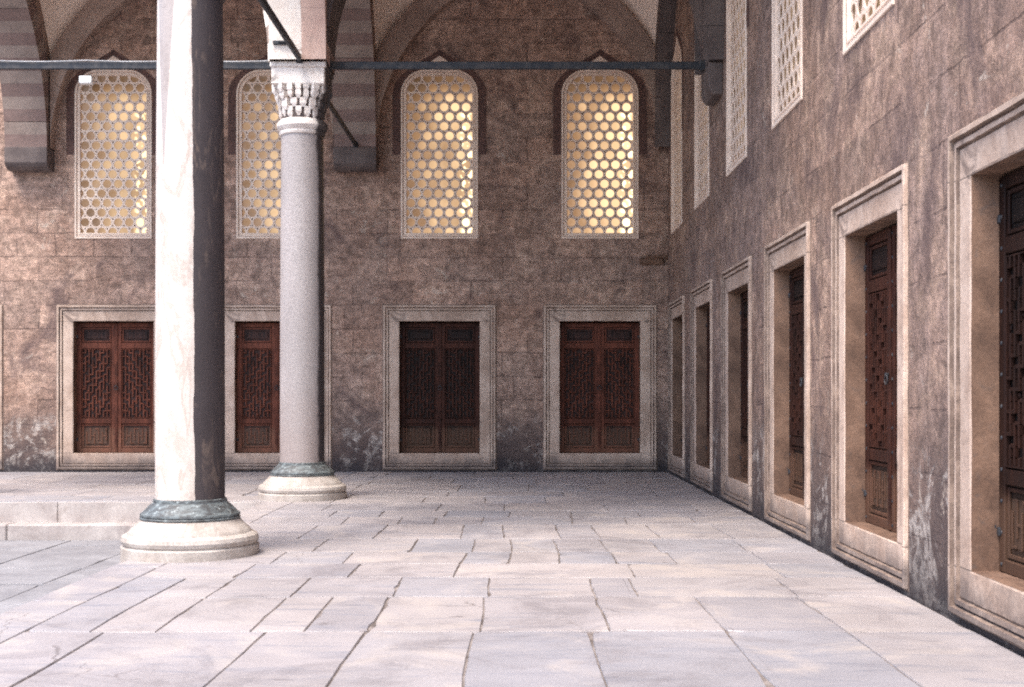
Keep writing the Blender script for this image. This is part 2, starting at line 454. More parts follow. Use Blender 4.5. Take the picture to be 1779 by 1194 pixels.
# ------------------------------------------------------------------ ground
def slab(bm, x0, x1, y0, y1, z=0.0, gap=0.0015, th=0.14, j=0.006):
    g = gap * random.uniform(0.5, 1.3)
    def jj(): return random.uniform(-j, j)
    tz = [z + random.uniform(-0.003, 0.003) for _ in range(4)]
    q = [(x0 + g + abs(jj()) * .6, y0 + 4 * g + jj()), (x1 - g - abs(jj()) * .6, y0 + 4 * g + jj()), (x1 - g - abs(jj()) * .6, y1 - 4 * g + jj()), (x0 + g + abs(jj()) * .6, y1 - 4 * g + jj())]
    b = 0.004
    cx = sum(p[0] for p in q) / 4; cy = sum(p[1] for p in q) / 4
    zc = sum(tz) / 4
    seg, Q = 7, []
    for k in range(4):
        a0, a1 = Vector(q[k]), Vector(q[(k + 1) % 4])
        nrm = Vector((cx, cy)) - (a0 + a1) / 2; nrm.normalize()
        if abs((a1 - a0).x) > abs((a1 - a0).y): nrm = Vector((0, 1 if nrm.y > 0 else -1))
        else: nrm = Vector((1 if nrm.x > 0 else -1, 0))
        for i in range(seg):
            f = i / seg
            p = a0.lerp(a1, f)
            chip = 0.0
            if i == 0:
                if random.random() < 0.22: p = p + (Vector((cx, cy)) - p).normalized() * random.uniform(0.015, 0.05)
            else: chip = abs(random.gauss(0, 0.0035)) + (random.uniform(0.01, 0.022) if random.random() < 0.05 else 0)
            Q.append(p + nrm * chip)
    lay = bm.verts.layers.float.get('edge') or bm.verts.layers.float.new('edge')
    def warp(x, y):
        k = max(0.0, min(1.0, (x + 3.5) / 0.8)) * max(0.0, min(1.0, (XR - x) / 0.6))
        return x + 0.05 * k * noise.noise((x * 0.55, y * 0.45, z)), y + 0.06 * k * noise.noise((x * 0.5, y * 0.5, z + 9))
    def loop(ins, dz):
        r = []
        for p in Q:
            d_ = Vector((cx, cy)) - p
            px, py = p.x + (ins if d_.x > 0 else -ins) * (abs(d_.x) > ins), p.y + (ins if d_.y > 0 else -ins) * (abs(d_.y) > ins)
            if abs(d_.x) < 0.35 * (x1 - x0): px = p.x
            if abs(d_.y) < 0.35 * (y1 - y0): py = p.y
            wx, wy = warp(px, py)
            r.append(bm.verts.new((wx, wy, zc - dz + 0.004 * noise.noise((wx * 0.9, wy * 0.9, 3)))))
        return r
    inn, top, mid, low = loop(0.055, 0.0), loop(b, 0.0), loop(0.0, 0.007), loop(0.0, th)
    for v in top + mid + low: v[lay] = 1.0
    bm.faces.new(inn)
    n = len(Q)
    for a, c in ((top, inn), (mid, top), (low, mid)):
        for i in range(n):
            bm.faces.new((a[i], a[(i + 1) % n], c[(i + 1) % n], c[i]))

bm = bmesh.new()
ROWS = [
    (-2.0, 0.4, [-2.2, -0.9, 0.3, 1.6]), (0.4, 2.6, [-2.5, -1.4, -0.2, 1.0, 2.1]), (2.6, 4.2, [-2.0, -0.7, 0.5, 1.5]), (4.2, 5.84, [-2.4, -1.2, 0.1, 1.25, 2.2]),
    (5.84, 8.0, [-2.62, -1.6, -0.97, -0.28, 0.455, 1.30, 2.08]),
    (8.0, 9.375, [-2.71, -2.30, -1.70, -1.36, -0.95, -0.24, 0.58, 1.30, 2.08]),
    (9.375, 10.38, [-2.71, -2.30, -1.68, -0.92, -0.20, 0.59, 0.90, 2.10]),
    (10.38, 11.22, [-2.32, -1.38, -0.50, 0.95, 2.20]),
    (11.22, 12.05, [-2.2, -1.55, -0.49, -0.08, 0.36, 0.86, 1.40, 2.22]),
    (12.05, 13.15, [-1.95, -1.03, -0.45, -0.08, 0.36, 0.84, 1.35, 2.20]),
    (13.15, 14.6, [-2.3, -1.5, -0.60, -0.14, 0.46, 0.88, 1.5, 2.25]),
    (14.6, 15.5, [-2.05, -1.40, -0.97, -0.40, 0.66, 1.3, 2.1]),
    (15.5, 16.3, [-2.3, -1.7, -0.9, -0.1, 0.66, 1.5, 2.3])]
y = 16.3
while y < YB - 0.3:
    h = min(random.uniform(0.9, 1.5), YB - y)
    if YB - y - h < 0.4: h = YB - y
    xs, xx = [], -3.1 + random.uniform(0.5, 1.1)
    while xx < 2.5:
        xs.append(xx); xx += random.uniform(0.8, 1.8)
    ROWS.append((y, y + h, xs)); y += h
for (a, b, xs) in ROWS:
    e = [-3.12] + xs + [XR - 0.01]
    for p, q in zip(e, e[1:]): slab(bm, p, q, a, b)
ys = [-2.0, -0.1, 1.9, 3.7, 5.6, 7.3, 9.2, 11.0, 12.9, 14.7, 16.4, 17.8]
for a, b in zip(ys, ys[1:]): slab(bm, -3.54, -3.12, a, b, th=0.3)
# back gallery: a long edge course and rows behind it
xe = [-17.0, -14.6, -12.3, -10.2, -8.05, -5.95, -4.55, -3.12]
for a, b in zip(xe, xe[1:]): slab(bm, a, b, 17.8, 18.7, th=0.3, j=0.006)
y = 18.7
while y < YB - 0.2:
    h = min(random.uniform(0.9, 1.3), YB - y)
    if YB - y - h < 0.5: h = YB - y
    xx = -17.0
    while xx < -3.2:
        x2 = xx + random.uniform(0.8, 1.9)
        if x2 > -3.9: x2 = -3.12
        slab(bm, xx, x2, y, y + h); xx = x2
    y += h
tag(build('gallery_floor', bm, M['gallery_marble']), kind='structure')
bm = bmesh.new()
box(bm, -3.53, XR + 0.5, -2.0, YB + 0.5, -0.9, -0.011)
box(bm, -17.0, -3.53, 17.81, YB + 0.5, -0.9, -0.011)
tag(build('floor_bed', bm, M['joint_dirt']), kind='structure')
bm = bmesh.new()
for zt, y0, y1, xs in ((-0.300, 17.47, 17.80, (-17, -14.2, -11.8, -8.9, -7.05, -3.9, -3.54)), (-0.004, 17.76, 17.80, (-17, -13.0, -10.9, -8.4, -6.45, -3.6, -3.54))):
    for a, b in zip(xs, xs[1:]):
        if b - a < 0.01: continue
        if zt < -0.1: box(bm, a + 0.004, b - 0.004, y0 + random.uniform(-.012, .012), y1, CZ - 0.1, zt, bev=0.018)
        else: box(bm, a + 0.003, b - 0.003, y0, y1 + 0.004, -0.305, zt - 0.010, bev=0.006)
tag(build('steps', bm, M['step_marble']), kind='structure')
bm = bmesh.new()
box(bm, -3.56, -3.535, -2.0, 17.76, CZ - 0.1, -0.03)
tag(build('platform_edge', bm, M['step_marble']), kind='structure')
bm = bmesh.new()
xx = -60.0
random.seed(11)
while xx < -3.6:
    x2 = min(xx + random.uniform(0.9, 1.5), -3.565)
    if -3.565 - x2 < 0.5: x2 = -3.565
    yy = -40.0 + random.uniform(0, 1)
    while yy < 17.4:
        y2 = min(yy + random.uniform(1.2, 2.4), 17.46)
        if xx > -16 and y2 > -4: slab(bm, xx, x2, yy, y2, z=CZ, gap=0.006)
        yy = y2
    xx = x2
tag(build('courtyard_floor', bm, M['court_paving']), kind='structure')
bm = bmesh.new()
box(bm, -400, 400, -400, 400, CZ - 1.2, CZ - 0.03)
tag(build('ground', bm, M['court_paving']), kind='structure')

# ------------------------------------------------------------------ window kits (x along the wall, y into it, z up)
def rrect(hw, z0, z1, r, nc=8, ns=1):
    """counter-clockwise outline, flat bottom, rounded top corners"""
    pts = []
    def seg(a, b):
        for i in range(ns): pts.append((a[0] + (b[0] - a[0]) * i / ns, a[1] + (b[1] - a[1]) * i / ns))
    if r <= 0:
        c = [(-hw, z0), (hw, z0), (hw, z1), (-hw, z1)]
        for i in range(4): seg(c[i], c[(i + 1) % 4])
        return pts
    seg((-hw, z0), (hw, z0)); seg((hw, z0), (hw, z1 - r))
    for i in range(nc + 1):
        a = PI / 2 * i / nc; pts.append((hw - r + r * math.cos(a), z1 - r + r * math.sin(a)))
    for i in range(nc + 1):
        a = PI / 2 + PI / 2 * i / nc; pts.append((-hw + r + r * math.cos(a), z1 - r + r * math.sin(a)))
    seg((-hw, z1 - r), (-hw, z0))
    return pts

def ring(bm, loops, mats, jit=0.0, seed=0):
    vv = []
    for k, (pts, y) in enumerate(loops):
        row = []
        for i, (x, z) in enumerate(pts):
            if jit:
                nx = noise.noise((x * 4 + seed, z * 4, k * 0.6)) + 0.6 * noise.noise((x * 13 + seed, z * 13, k * 0.9))
                nz = noise.noise((x * 4, z * 4 + 31 + seed, k * 0.6)) + 0.6 * noise.noise((x * 13, z * 13 + seed, 7 + k))
                row.append(bm.verts.new((x + jit * nx, y + 0.4 * jit * nx, z + jit * nz)))
            else: row.append(bm.verts.new((x, y, z)))
        vv.append(row)
    n = len(vv[0])
    for k in range(len(vv) - 1):
        for i in range(n):
            f = bm.faces.new((vv[k][i], vv[k][(i + 1) % n], vv[k + 1][(i + 1) % n], vv[k + 1][i]))
            f.material_index = mats[k]

SW, SZ0, SZ1 = 1.085, 0.055, 3.215      # stone surround, outer half width / bottom / top
def surround_bm(seed):
    bm = bmesh.new()
    prof = [(-0.020, 0.03), (-0.018, -0.003), (0.0, -0.004), (0.001, -0.028), (0.008, -0.036), (0.040, -0.036), (0.046, 0.006), (0.056, 0.006), (0.062, -0.012), (0.094, -0.012), (0.099, 0.018), (0.108, 0.018), (0.114, 0.008), (0.296, 0.006), (0.307, 0.014), (0.310, 0.30)]
    loops = [(rrect(SW - i, SZ0 + i, SZ1 - i, 0, ns=26), y) for i, y in prof]
    ring(bm, loops, [2, 2, 0, 0, 0, 2, 2, 0, 0, 2, 2, 0, 0, 0, 1], 0.0055, seed)
    return bm

LW, LH, LR = 0.745, 3.26, 0.46          # lattice window
def lattice_frame_bm():
    bm = bmesh.new()
    prof = [(0.0, 0.10), (0.0, -0.012), (0.006, -0.018), (0.035, -0.018), (0.042, 0.002), (0.075, 0.004), (0.082, -0.006), (0.105, -0.006), (0.115, 0.03), (0.118, 0.17)]
    loops = [(rrect(LW - i, i, LH - i, LR - i, ns=14), y) for i, y in prof]
    ring(bm, loops, [0] * 9, 0.003, 3)
    return bm

def clip(poly, outline):
    """clip a convex polygon by a convex ccw outline"""
    n = len(outline)
    for i in range(n):
        ax, az = outline[i]; bx, bz = outline[(i + 1) % n]
        if abs(ax - bx) + abs(az - bz) < 1e-6: continue
        def s(p): return (bx - ax) * (p[1] - az) - (bz - az) * (p[0] - ax)
        out = []
        for k in range(len(poly)):
            p, q = poly[k], poly[(k + 1) % len(poly)]
            sp_, sq = s(p), s(q)
            if sp_ >= 0: out.append(p)
            if sp_ * sq < 0:
                f = sp_ / (sp_ - sq); out.append((p[0] + f * (q[0] - p[0]), p[1] + f * (q[1] - p[1])))
        poly = out
        if len(poly) < 3: return []
    return poly

PITCH, HOLE = 0.2135, 0.0810
def hex_centres():
    cs = []
    rows = 18
    for j in range(-1, rows + 1):
        z = 0.135 + 0.1855 * j
        for i in range(-4, 5):
            cs.append(((i + (0.5 if j % 2 else 0.0)) * PITCH - 0.02, z))
    return cs
def lattice_bm():
    bm = bmesh.new()
    outl = rrect(LW - 0.112, 0.112, LH - 0.112, LR - 0.112)
    n = 18
    for cx, cz in hex_centres():
        if abs(cx) > LW + 0.1 or cz < -0.1 or cz > LH + 0.1: continue
        for i in range(n):
            a0, a1 = 2 * PI * i / n, 2 * PI * (i + 1) / n
            def hexr(a):   # pointy-top hexagon
                return PITCH / 2 / math.cos(((a + PI / 6) % (PI / 3)) - PI / 6)
            q = [(cx + HOLE * math.cos(a0), cz + HOLE * math.sin(a0)), (cx + hexr(a0) * math.cos(a0), cz + hexr(a0) * math.sin(a0)),
                 (cx + hexr(a1) * math.cos(a1), cz + hexr(a1) * math.sin(a1)), (cx + HOLE * math.cos(a1), cz + HOLE * math.sin(a1))]
            p = clip(q, outl)
            if len(p) >= 3:
                try: bm.faces.new([bm.verts.new((x, 0.024, z)) for x, z in p])
                except ValueError: pass
    bmesh.ops.remove_doubles(bm, verts=bm.verts[:], dist=0.0008)
    bmesh.ops.dissolve_degenerate(bm, edges=bm.edges[:], dist=0.0004)
    r = bmesh.ops.extrude_face_region(bm, geom=bm.faces[:])
    for v in r['geom']:
        if isinstance(v, bmesh.types.BMVert): v.co.y += 0.014
    bmesh.ops.recalc_face_normals(bm, faces=bm.faces[:])
    return bm

def glass_bm():
    bm = bmesh.new()
    for cx, cz in hex_centres():
        if abs(cx) > LW - 0.08 or cz < 0.02 or cz > LH - 0.06: continue
        n = 12; tilt = random.uniform(-0.004, 0.004); tilz = random.uniform(-0.004, 0.004)
        prev = None
        for r, y in ((0.098, 0.046), (0.066, 0.0425), (0.022, 0.049)):
            rowv = [bm.verts.new((cx + r * math.cos(2 * PI * i / n), y + tilt * math.cos(2 * PI * i / n) + tilz * math.sin(2 * PI * i / n), cz + r * math.sin(2 * PI * i / n))) for i in range(n)]
            if prev:
                for i in range(n): bm.faces.new((prev[i], prev[(i + 1) % n], rowv[(i + 1) % n], rowv[i]))
            prev = rowv
        bm.faces.new(prev)
    for f in bm.faces: f.smooth = True
    return bm

def brick_arch_bm():
    """flat pointed relieving arch of bricks over the lattice, a course at a time"""
    bm = bmesh.new()
    zs = LH - 0.62
    def curve(hw, apex, t):   # t -1..1 from the left foot over the apex to the right foot
        s = abs(t); sg = -1 if t < 0 else 1
        if s > 0.62:
            k = (s - 0.62) / 0.38
            return sg * hw, zs - k * 1.02
        k = s / 0.62; a = k * PI / 2
        return sg * hw * math.sin(a) ** 1.15, zs + (apex - zs) * (1 - k) ** 0.5 * (0.72 + 0.28 * (1 - k))
    N = 62
    for i in range(N):
        t0, t1 = -1 + 2 * i / N + 0.0008, -1 + 2 * (i + 1) / N - 0.0008
        a, b = curve(0.752, LH + 0.28, t0), curve(0.752, LH + 0.28, t1)
        c, d_ = curve(0.905, LH + 0.40, t1), curve(0.905, LH + 0.40, t0)
        y = -0.006 - random.uniform(0, 0.006)
        f = [bm.verts.new((p[0], y, p[1])) for p in (a, b, c, d_)]
        g = [bm.verts.new((p[0], 0.03, p[1])) for p in (a, b, c, d_)]
        try:
            bm.faces.new(f)
            for k in range(4): bm.faces.new((f[k], f[(k + 1) % 4], g[(k + 1) % 4], g[k]))
        except ValueError: pass
    bmesh.ops.recalc_face_normals(bm, faces=bm.faces[:])
    # pale filling under the point
    return bm
def tympanum_bm():
    bm = bmesh.new()
    pts = [(-0.40, LH + 0.005), (0.40, LH + 0.005), (0.22, LH + 0.13), (0.0, LH + 0.27), (-0.22, LH + 0.13)]
    f = [bm.verts.new((x, -0.004, z)) for x, z in pts]; g = [bm.verts.new((x, 0.04, z)) for x, z in pts]
    bm.faces.new(f)
    for k in range(5): bm.faces.new((f[k], f[(k + 1) % 5], g[(k + 1) % 5], g[k]))
    bmesh.ops.recalc_face_normals(bm, faces=bm.faces[:])
    return bm

# one shutter leaf, hinge edge at x = 0, 0.77 wide, 2.50 high
def leaf_bm():
    bm = bmesh.new()
    W, H = 0.772, 2.522
    box(bm, 0, W, 0.02, 0.055, 0, H, 1)                        # ground boards
    st = 0.095
    for x0, x1 in ((0.0, st), (W - st, W)): box(bm, x0, x1, -0.012, 0.02, 0, H, 0, 0.006)
    zr = [(0.0, 0.085), (0.56, 0.66), (2.02, 2.13), (H - 0.085, H)]
    for a, b in zr: box(bm, st, W - st, -0.011, 0.02, a, b, 0, 0.006)
    # lower and upper panels: raised field with a moulding round it
    for a, b in ((0.085, 0.56), (2.13, H - 0.085)):
        x0, x1 = st, W - st
        m = 0.03
        box(bm, x0 + .012, x0 + .012 + m, 0.0, 0.02, a + .012, b - .012, 0, 0.005)
        box(bm, x1 - .012 - m, x1 - .012, 0.0, 0.02, a + .012, b - .012, 0, 0.005)
        box(bm, x0 + .042, x1 - .042, 0.001, 0.02, a + .012, a + .012 + m, 0, 0.005)
        box(bm, x0 + .042, x1 - .042, 0.001, 0.02, b - .012 - m, b - .012, 0, 0.005)
        box(bm, x0 + .075, x1 - .075, 0.006, 0.02, a + .075, b - .075, 1, 0.012)
    # lower panel carries an upright key pattern
    for k in range(6):
        xc = st + 0.10 + k * 0.076
        box(bm, xc - 0.011, xc + 0.011, -0.006, 0.006, 0.165 + (0.07 if k % 2 else 0), 0.475 - (0 if k % 2 else 0.07), 0, 0.003)
        if k < 5: box(bm, xc + 0.012, xc + 0.064, -0.005, 0.006, (0.17, 0.31, 0.45)[k % 3], (0.19, 0.33, 0.47)[k % 3], 0, 0.003)
    # interlaced strapwork of the main panel
    x0, x1, z0, z1 = st + 0.012, W - st - 0.012, 0.672, 2.008
    nx, nz = 8, 19
    dx, dz = (x1 - x0) / nx, (z1 - z0) / nz
    s = 0.012
    rs = random.Random(5)
    for i in range(nx + 1):
        for j in range(nz):
            if i in (0, nx) or j % 5 != (2 * i) % 5:
                xc = x0 + i * dx
                box(bm, max(xc - s, x0), min(xc + s, x1), -0.010 - 0.004 * rs.random(), 0.02, z0 + j * dz - (0.0 if j == 0 else s), z0 + (j + 1) * dz, 0, 0.003)
    for j in range(nz + 1):
        for i in range(nx):
            if j in (0, nz) or j % 5 in ((2 * i) % 5, (2 * i + 3) % 5) and (i + j) % 3 != 1:
                zc = z0 + j * dz
                box(bm, x0 + i * dx + s, x0 + (i + 1) * dx - s, -0.009 - 0.004 * rs.random(), 0.02, max(zc - s, z0), min(zc + s, z1), 0, 0.003)
    for i in range(nx):
        for j in range(nz):
            if (i * 7 + j * 3) % 4 == 0:
                xc, zc = x0 + (i + .5) * dx, z0 + (j + .5) * dz
                box(bm, xc - dx * .22, xc + dx * .22, 0.004, 0.02, zc - dz * .22, zc + dz * .22, 0, 0.008)
    return bm
def stud_bm():
    bm = bmesh.new()
    W, H = 0.766, 2.515
    for x in (0.048, W - 0.048):
        for k in range(13):
            z = 0.05 + k * (H - 0.1) / 12
            bmesh.ops.create_icosphere(bm, subdivisions=1, radius=0.016)
            vs = bm.verts[-12:]
            for v in vs: v.co = Vector((v.co.x + x, v.co.y * 0.6 - 0.012, v.co.z + z))
    return bm
def hinge_bm():
    bm = bmesh.new()
    box(bm, -0.05, 0.05, -0.012, 0.012, -0.028, 0.028, bev=0.006)
    box(bm, -0.012, 0.012, -0.030, -0.010, -0.045, 0.045, bev=0.005)
    return bm
def handle_bm():
    bm = bmesh.new()
    n, m = 20, 6
    for i in range(n):
        a = 2 * PI * i / n
        for k in range(m):
            b = 2 * PI * k / m
            r = 0.038 + 0.006 * math.cos(b)
            bm.verts.new((r * math.cos(a), 0.006 * math.sin(b), r * math.sin(a)))
    bm.verts.ensure_lookup_table()
    for i in range(n):
        for k in range(m):
            bm.faces.new([bm.verts[q] for q in (i * m + k, ((i + 1) % n) * m + k, ((i + 1) % n) * m + (k + 1) % m, i * m + (k + 1) % m)])
    box(bm, -0.014, 0.014, -0.01, 0.02, 0.028, 0.056, bev=0.004)
    return bm

def make_shuttered(parent, seed, studs):
    f = build('shuttered_window', surround_bm(seed), [M['frame_stone'], M['reveal_stone'], M['groove_shade']], parent, smooth=25)
    for sx in (-1, 1):
        lf = build('shutter_leaf', leaf_bm(), [M['wood_rail'], M['wood_panel']], f, loc=(-0.775, 0.20, 0.366))
        if sx > 0: lf.location.x = 0.775; lf.scale.x = -1
        lf['tone'] = 1.0
        for z in (0.62, 2.62):
            build('hinge', hinge_bm(), M['black_iron'], f, loc=(sx * 0.79, 0.188, z))
        if studs:
            s_ = build('stud', stud_bm(), M['black_iron'], f, loc=(-0.775, 0.20, 0.366))
            if sx > 0: s_.location.x = 0.773; s_.scale.x = -1
            s_['kind'] = 'stuff'
    bm = bmesh.new(); box(bm, -0.030, 0.030, 0.172, 0.20, 0.372, 2.878, bev=0.008)
    build('meeting_strip', bm, M['wood_rail'], f)['tone'] = 1.0
    build('ring_handle', handle_bm(), M['black_iron'], f, loc=(0.0, 0.150, 1.62))
    return f
def make_lattice(parent):
    f = build('lattice_window', lattice_frame_bm(), M['lattice_plaster'], parent, smooth=30)
    build('lattice', lattice_bm(), M['lattice_plaster'], f)
    g = build('bottle_glass', glass_bm(), M['lit_glass'], f); g['glow'] = 1.0
    build('brick_arch', brick_arch_bm(), M['brick_red'], f)
    build('tympanum', tympanum_bm(), M['lattice_plaster'], f)
    return f

# ------------------------------------------------------------------ walls with real openings
def wall_bm(u0, u1, z0, z1, holes, thick):
    """sheet in local x/z with holes, made solid into +y"""
    bm = bmesh.new()
    outer = [(u0, z0), (u1, z0), (u1, z1), (u0, z1)]
    polys = [outer] + holes
    flat = [p for q in polys for p in q]
    vs = [bm.verts.new((p[0], 0, p[1])) for p in flat]
    for tri in tessellate_polygon([[Vector((p[0], p[1], 0)) for p in q] for q in polys]):
        try: bm.faces.new([vs[i] for i in tri])
        except ValueError: pass
    bmesh.ops.recalc_face_normals(bm, faces=bm.faces[:])
    if bm.faces[0].normal.y > 0: bmesh.ops.reverse_faces(bm, faces=bm.faces[:])
    r = bmesh.ops.extrude_face_region(bm, geom=bm.faces[:])
    for v in r['geom']:
        if isinstance(v, bmesh.types.BMVert): v.co.y += thick
    bmesh.ops.recalc_face_normals(bm, faces=bm.faces[:])
    return bm
def sh_hole(u): return [(u + x, z) for x, z in rrect(SW - 0.06, SZ0 + 0.06, SZ1 - 0.06, 0)][::-1]
def la_hole(u): return [(u + x, 4.5 + z) for x, z in rrect(LW - 0.05, 0.05, LH - 0.05, LR - 0.05)][::-1]

far = build('stone_wall', wall_bm(-16.8, XR + 0.9, -0.1, 10.9, [sh_hole(u) for u in FAR_X] + [la_hole(u) for u in FAR_X], 0.9), M['far_masonry'])
far.data.transform(__import__('mathutils').Matrix.Translation((0, YB, 0)))
tag(far, 'long brown stone wall facing the viewer, shuttered windows below glowing lattice windows', 'wall')
side = bpy.data.objects.new('tmp', None)
from mathutils import Matrix
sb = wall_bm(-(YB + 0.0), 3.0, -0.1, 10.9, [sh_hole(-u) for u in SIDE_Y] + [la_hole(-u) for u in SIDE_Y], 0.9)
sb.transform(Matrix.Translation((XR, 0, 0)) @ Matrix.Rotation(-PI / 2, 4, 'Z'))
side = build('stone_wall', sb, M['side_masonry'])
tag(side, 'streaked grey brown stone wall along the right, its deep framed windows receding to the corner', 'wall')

# unseen slabs added behind both walls to keep sky light out of the openings
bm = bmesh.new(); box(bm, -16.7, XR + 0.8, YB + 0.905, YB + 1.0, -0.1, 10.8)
build('light_stop', bm, M['dark_stone'], far)
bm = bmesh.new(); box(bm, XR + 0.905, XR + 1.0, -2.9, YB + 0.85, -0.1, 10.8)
build('light_stop', bm, M['dark_stone'], side)
sh0 = make_shuttered(far, 1, False)
sh1 = make_shuttered(side, 9, True)
la0 = make_lattice(far)
def place(proto, first, parent, u, z, rz):
    o = proto if first else copy_tree(proto, parent)
    o.parent = parent
    o.location = (u, YB, z) if rz == 0 else (XR, u, z)
    o.rotation_euler = (0, 0, rz)
    return o
GLOW = (0.36, 0.32, 0.33, 0.43, 0.52)
for i, u in enumerate(FAR_X):
    o = place(sh0, i == 0, far, u, 0, 0)
    for c in o.children:
        if 'tone' in c: c['tone'] = (1.2, 1.3, 1.4, 0.6, 1.25)[i]
la_list = []
for i, u in enumerate(FAR_X):
    o = place(la0, i == 0, far, u, 4.5, 0)
    for c in o.children:
        if c.name.startswith('bottle_glass'): c['glow'] = GLOW[i]
for i, u in enumerate(SIDE_Y):
    o = place(sh1, i == 0, side, u, 0, -PI / 2)
    for c in o.children:
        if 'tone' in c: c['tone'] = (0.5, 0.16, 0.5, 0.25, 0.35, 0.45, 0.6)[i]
    o = place(la0, False, side, u, 4.5, -PI / 2)
    for c in o.children:
        if c.name.startswith('bottle_glass'): c['glow'] = 0.11

# ------------------------------------------------------------------ pointed arches
def arch_pts(r, n, cap_l, cap_r):
    """pointed arch curve from the left foot to the right foot, clamped in x"""
    c = CC
    top = math.acos(min(1, c / r))           # angle at the point, measured at the arc centre
    L = []
    for i in range(n + 1):
        a = top * i / n
        L.append((-(r * math.cos(a) - c), r * math.sin(a)))
    Rr = [(-x, z) for x, z in L[::-1]][1:]
    return [(max(-cap_l, min(cap_r, x)), z) for x, z in L + Rr]

def make_arch(name, centre, axis, cap_l, cap_r, thick, mats, ring_t=0.40, spandrel=None, top=10.4, split=None, foot=0.0):
    """axis 'x': arch in an XZ plane; axis 'y': in a YZ plane. split: (m_out pair, side) two blocks per voussoir"""
    root = empty(name, (centre[0], centre[1], SP), 0 if axis == 'x' else PI / 2)
    n = 20
    inn, out = arch_pts(RA, n, cap_l, cap_r), arch_pts(RA + ring_t, n, cap_l, cap_r)
    bm = bmesh.new()
    N = len(inn) - 1
    parts = [(-thick / 2, thick / 2, 0)] if not split else [(-thick / 2, thick / 2 - split, 0), (thick / 2 - split, thick / 2, 2)]
    for i in range(N):
        for (ya, yb, mo) in parts:
            mi = mo + (i % 2 if i < n else (i - 1 - (N % 2 == 0) * 0) % 2)
            gy = 0.0 if len(parts) == 1 else 0.0
            sc_ = random.uniform(-0.006, 0.006)
            q = [inn[i], inn[i + 1], out[i + 1], out[i]]
            q = [(p[0], p[1] + (sc_ if k < 2 else 0)) for k, p in enumerate(q)]
            a = [bm.verts.new((p[0], ya, p[1])) for p in q]
            b = [bm.verts.new((p[0], yb, p[1])) for p in q]
            for fs in ((a[0], a[1], a[2], a[3]), (b[3], b[2], b[1], b[0]), (a[0], b[0], b[1], a[1]), (a[2], b[2], b[3], a[3])):
                try: bm.faces.new(fs).material_index = mi % len(mats)
                except ValueError: pass
    bmesh.ops.recalc_face_normals(bm, faces=bm.faces[:])
    build('voussoirs', bm, mats, root)
    if spandrel:
        bm = bmesh.new()
        t = thick / 2 - 0.03
        o2 = arch_pts(RA + ring_t - 0.02, n, cap_l, cap_r)
        # straight shoulders above the feet
        for i in range(len(o2) - 1):
            (xa, za), (xb, zb) = o2[i], o2[i + 1]
            if xb - xa < 1e-5: continue
            va = [bm.verts.new(p) for p in ((xa, -t, za), (xb, -t, zb), (xb, -t, top - SP), (xa, -t, top - SP))]
            vb = [bm.verts.new(p) for p in ((xa, t, za), (xb, t, zb), (xb, t, top - SP), (xa, t, top - SP))]
            bm.faces.new(va); bm.faces.new(vb[::-1]); bm.faces.new((va[2], va[3], vb[3], vb[2]))
        bmesh.ops.remove_doubles(bm, verts=bm.verts[:], dist=1e-4)
        build('spandrel', bm, spandrel, root)
    return root

T = 0.80
STR = [M['red_voussoir'], M['pale_voussoir']]
OUTM = [M['pink_voussoir'], M['pale_voussoir']]
arch_y = lambda y: (CX, y)
def corbel(root, axis_pts, loc):
    pass

# across the back gallery, column to far wall (local x = world y)
yc_b = (18.65 + 24.05) / 2
a1 = make_arch('stone_arch', (CX, yc_b), 'y', HS + 0.40, HS + 0.45, T, STR, spandrel=M['arch_stone'])
tag(a1, 'striped red and grey stone arch springing from the far wall towards the granite column', 'arch')
a5 = make_arch('stone_arch', (-9.34, yc_b), 'y', HS + 0.40, HS + 0.45, T, STR, spandrel=M['arch_stone'])
tag(a5, 'striped stone arch springing from the far wall at the extreme left, beyond the white column', 'arch')
# across the right gallery, column to right wall
a2 = make_arch('stone_arch', (0.0, 18.25), 'x', HS, HS + 0.25, T, [M['dark_stone'], M['dark_stone']], spandrel=M['dark_stone'])
tag(a2, 'dark sooty arch spanning from the granite column to the right wall', 'arch')
a4 = make_arch('stone_arch', (0.0, 11.90), 'x', HS, HS + 0.25, T, [M['dark_stone'], M['dark_stone']], spandrel=M['arch_stone'])
tag(a4, 'dark arch from the white column across to the right wall, above the frame', 'arch')
# arcade towards the courtyard
ym = (11.90 + 18.25) / 2
a3 = make_arch('stone_arch', (CX, ym), 'y', 6.35 / 2, 6.35 / 2 + 0.0, T, [M['pink_voussoir'], M['pink_voussoir'], M['white_voussoir'], M['white_voussoir']], spandrel=M['white_voussoir'], split=0.46)
tag(a3, 'white and pink arcade arch between the two visible columns', 'arch')
a6 = make_arch('stone_arch', ((CX - 9.34) / 2, 18.25), 'x', HS + 0.02, HS + 0.02, T, [M['white_voussoir'], M['pale_voussoir']], spandrel=M['white_voussoir'])
tag(a6, 'pale courtyard arch leaving the granite column towards the left edge', 'arch')

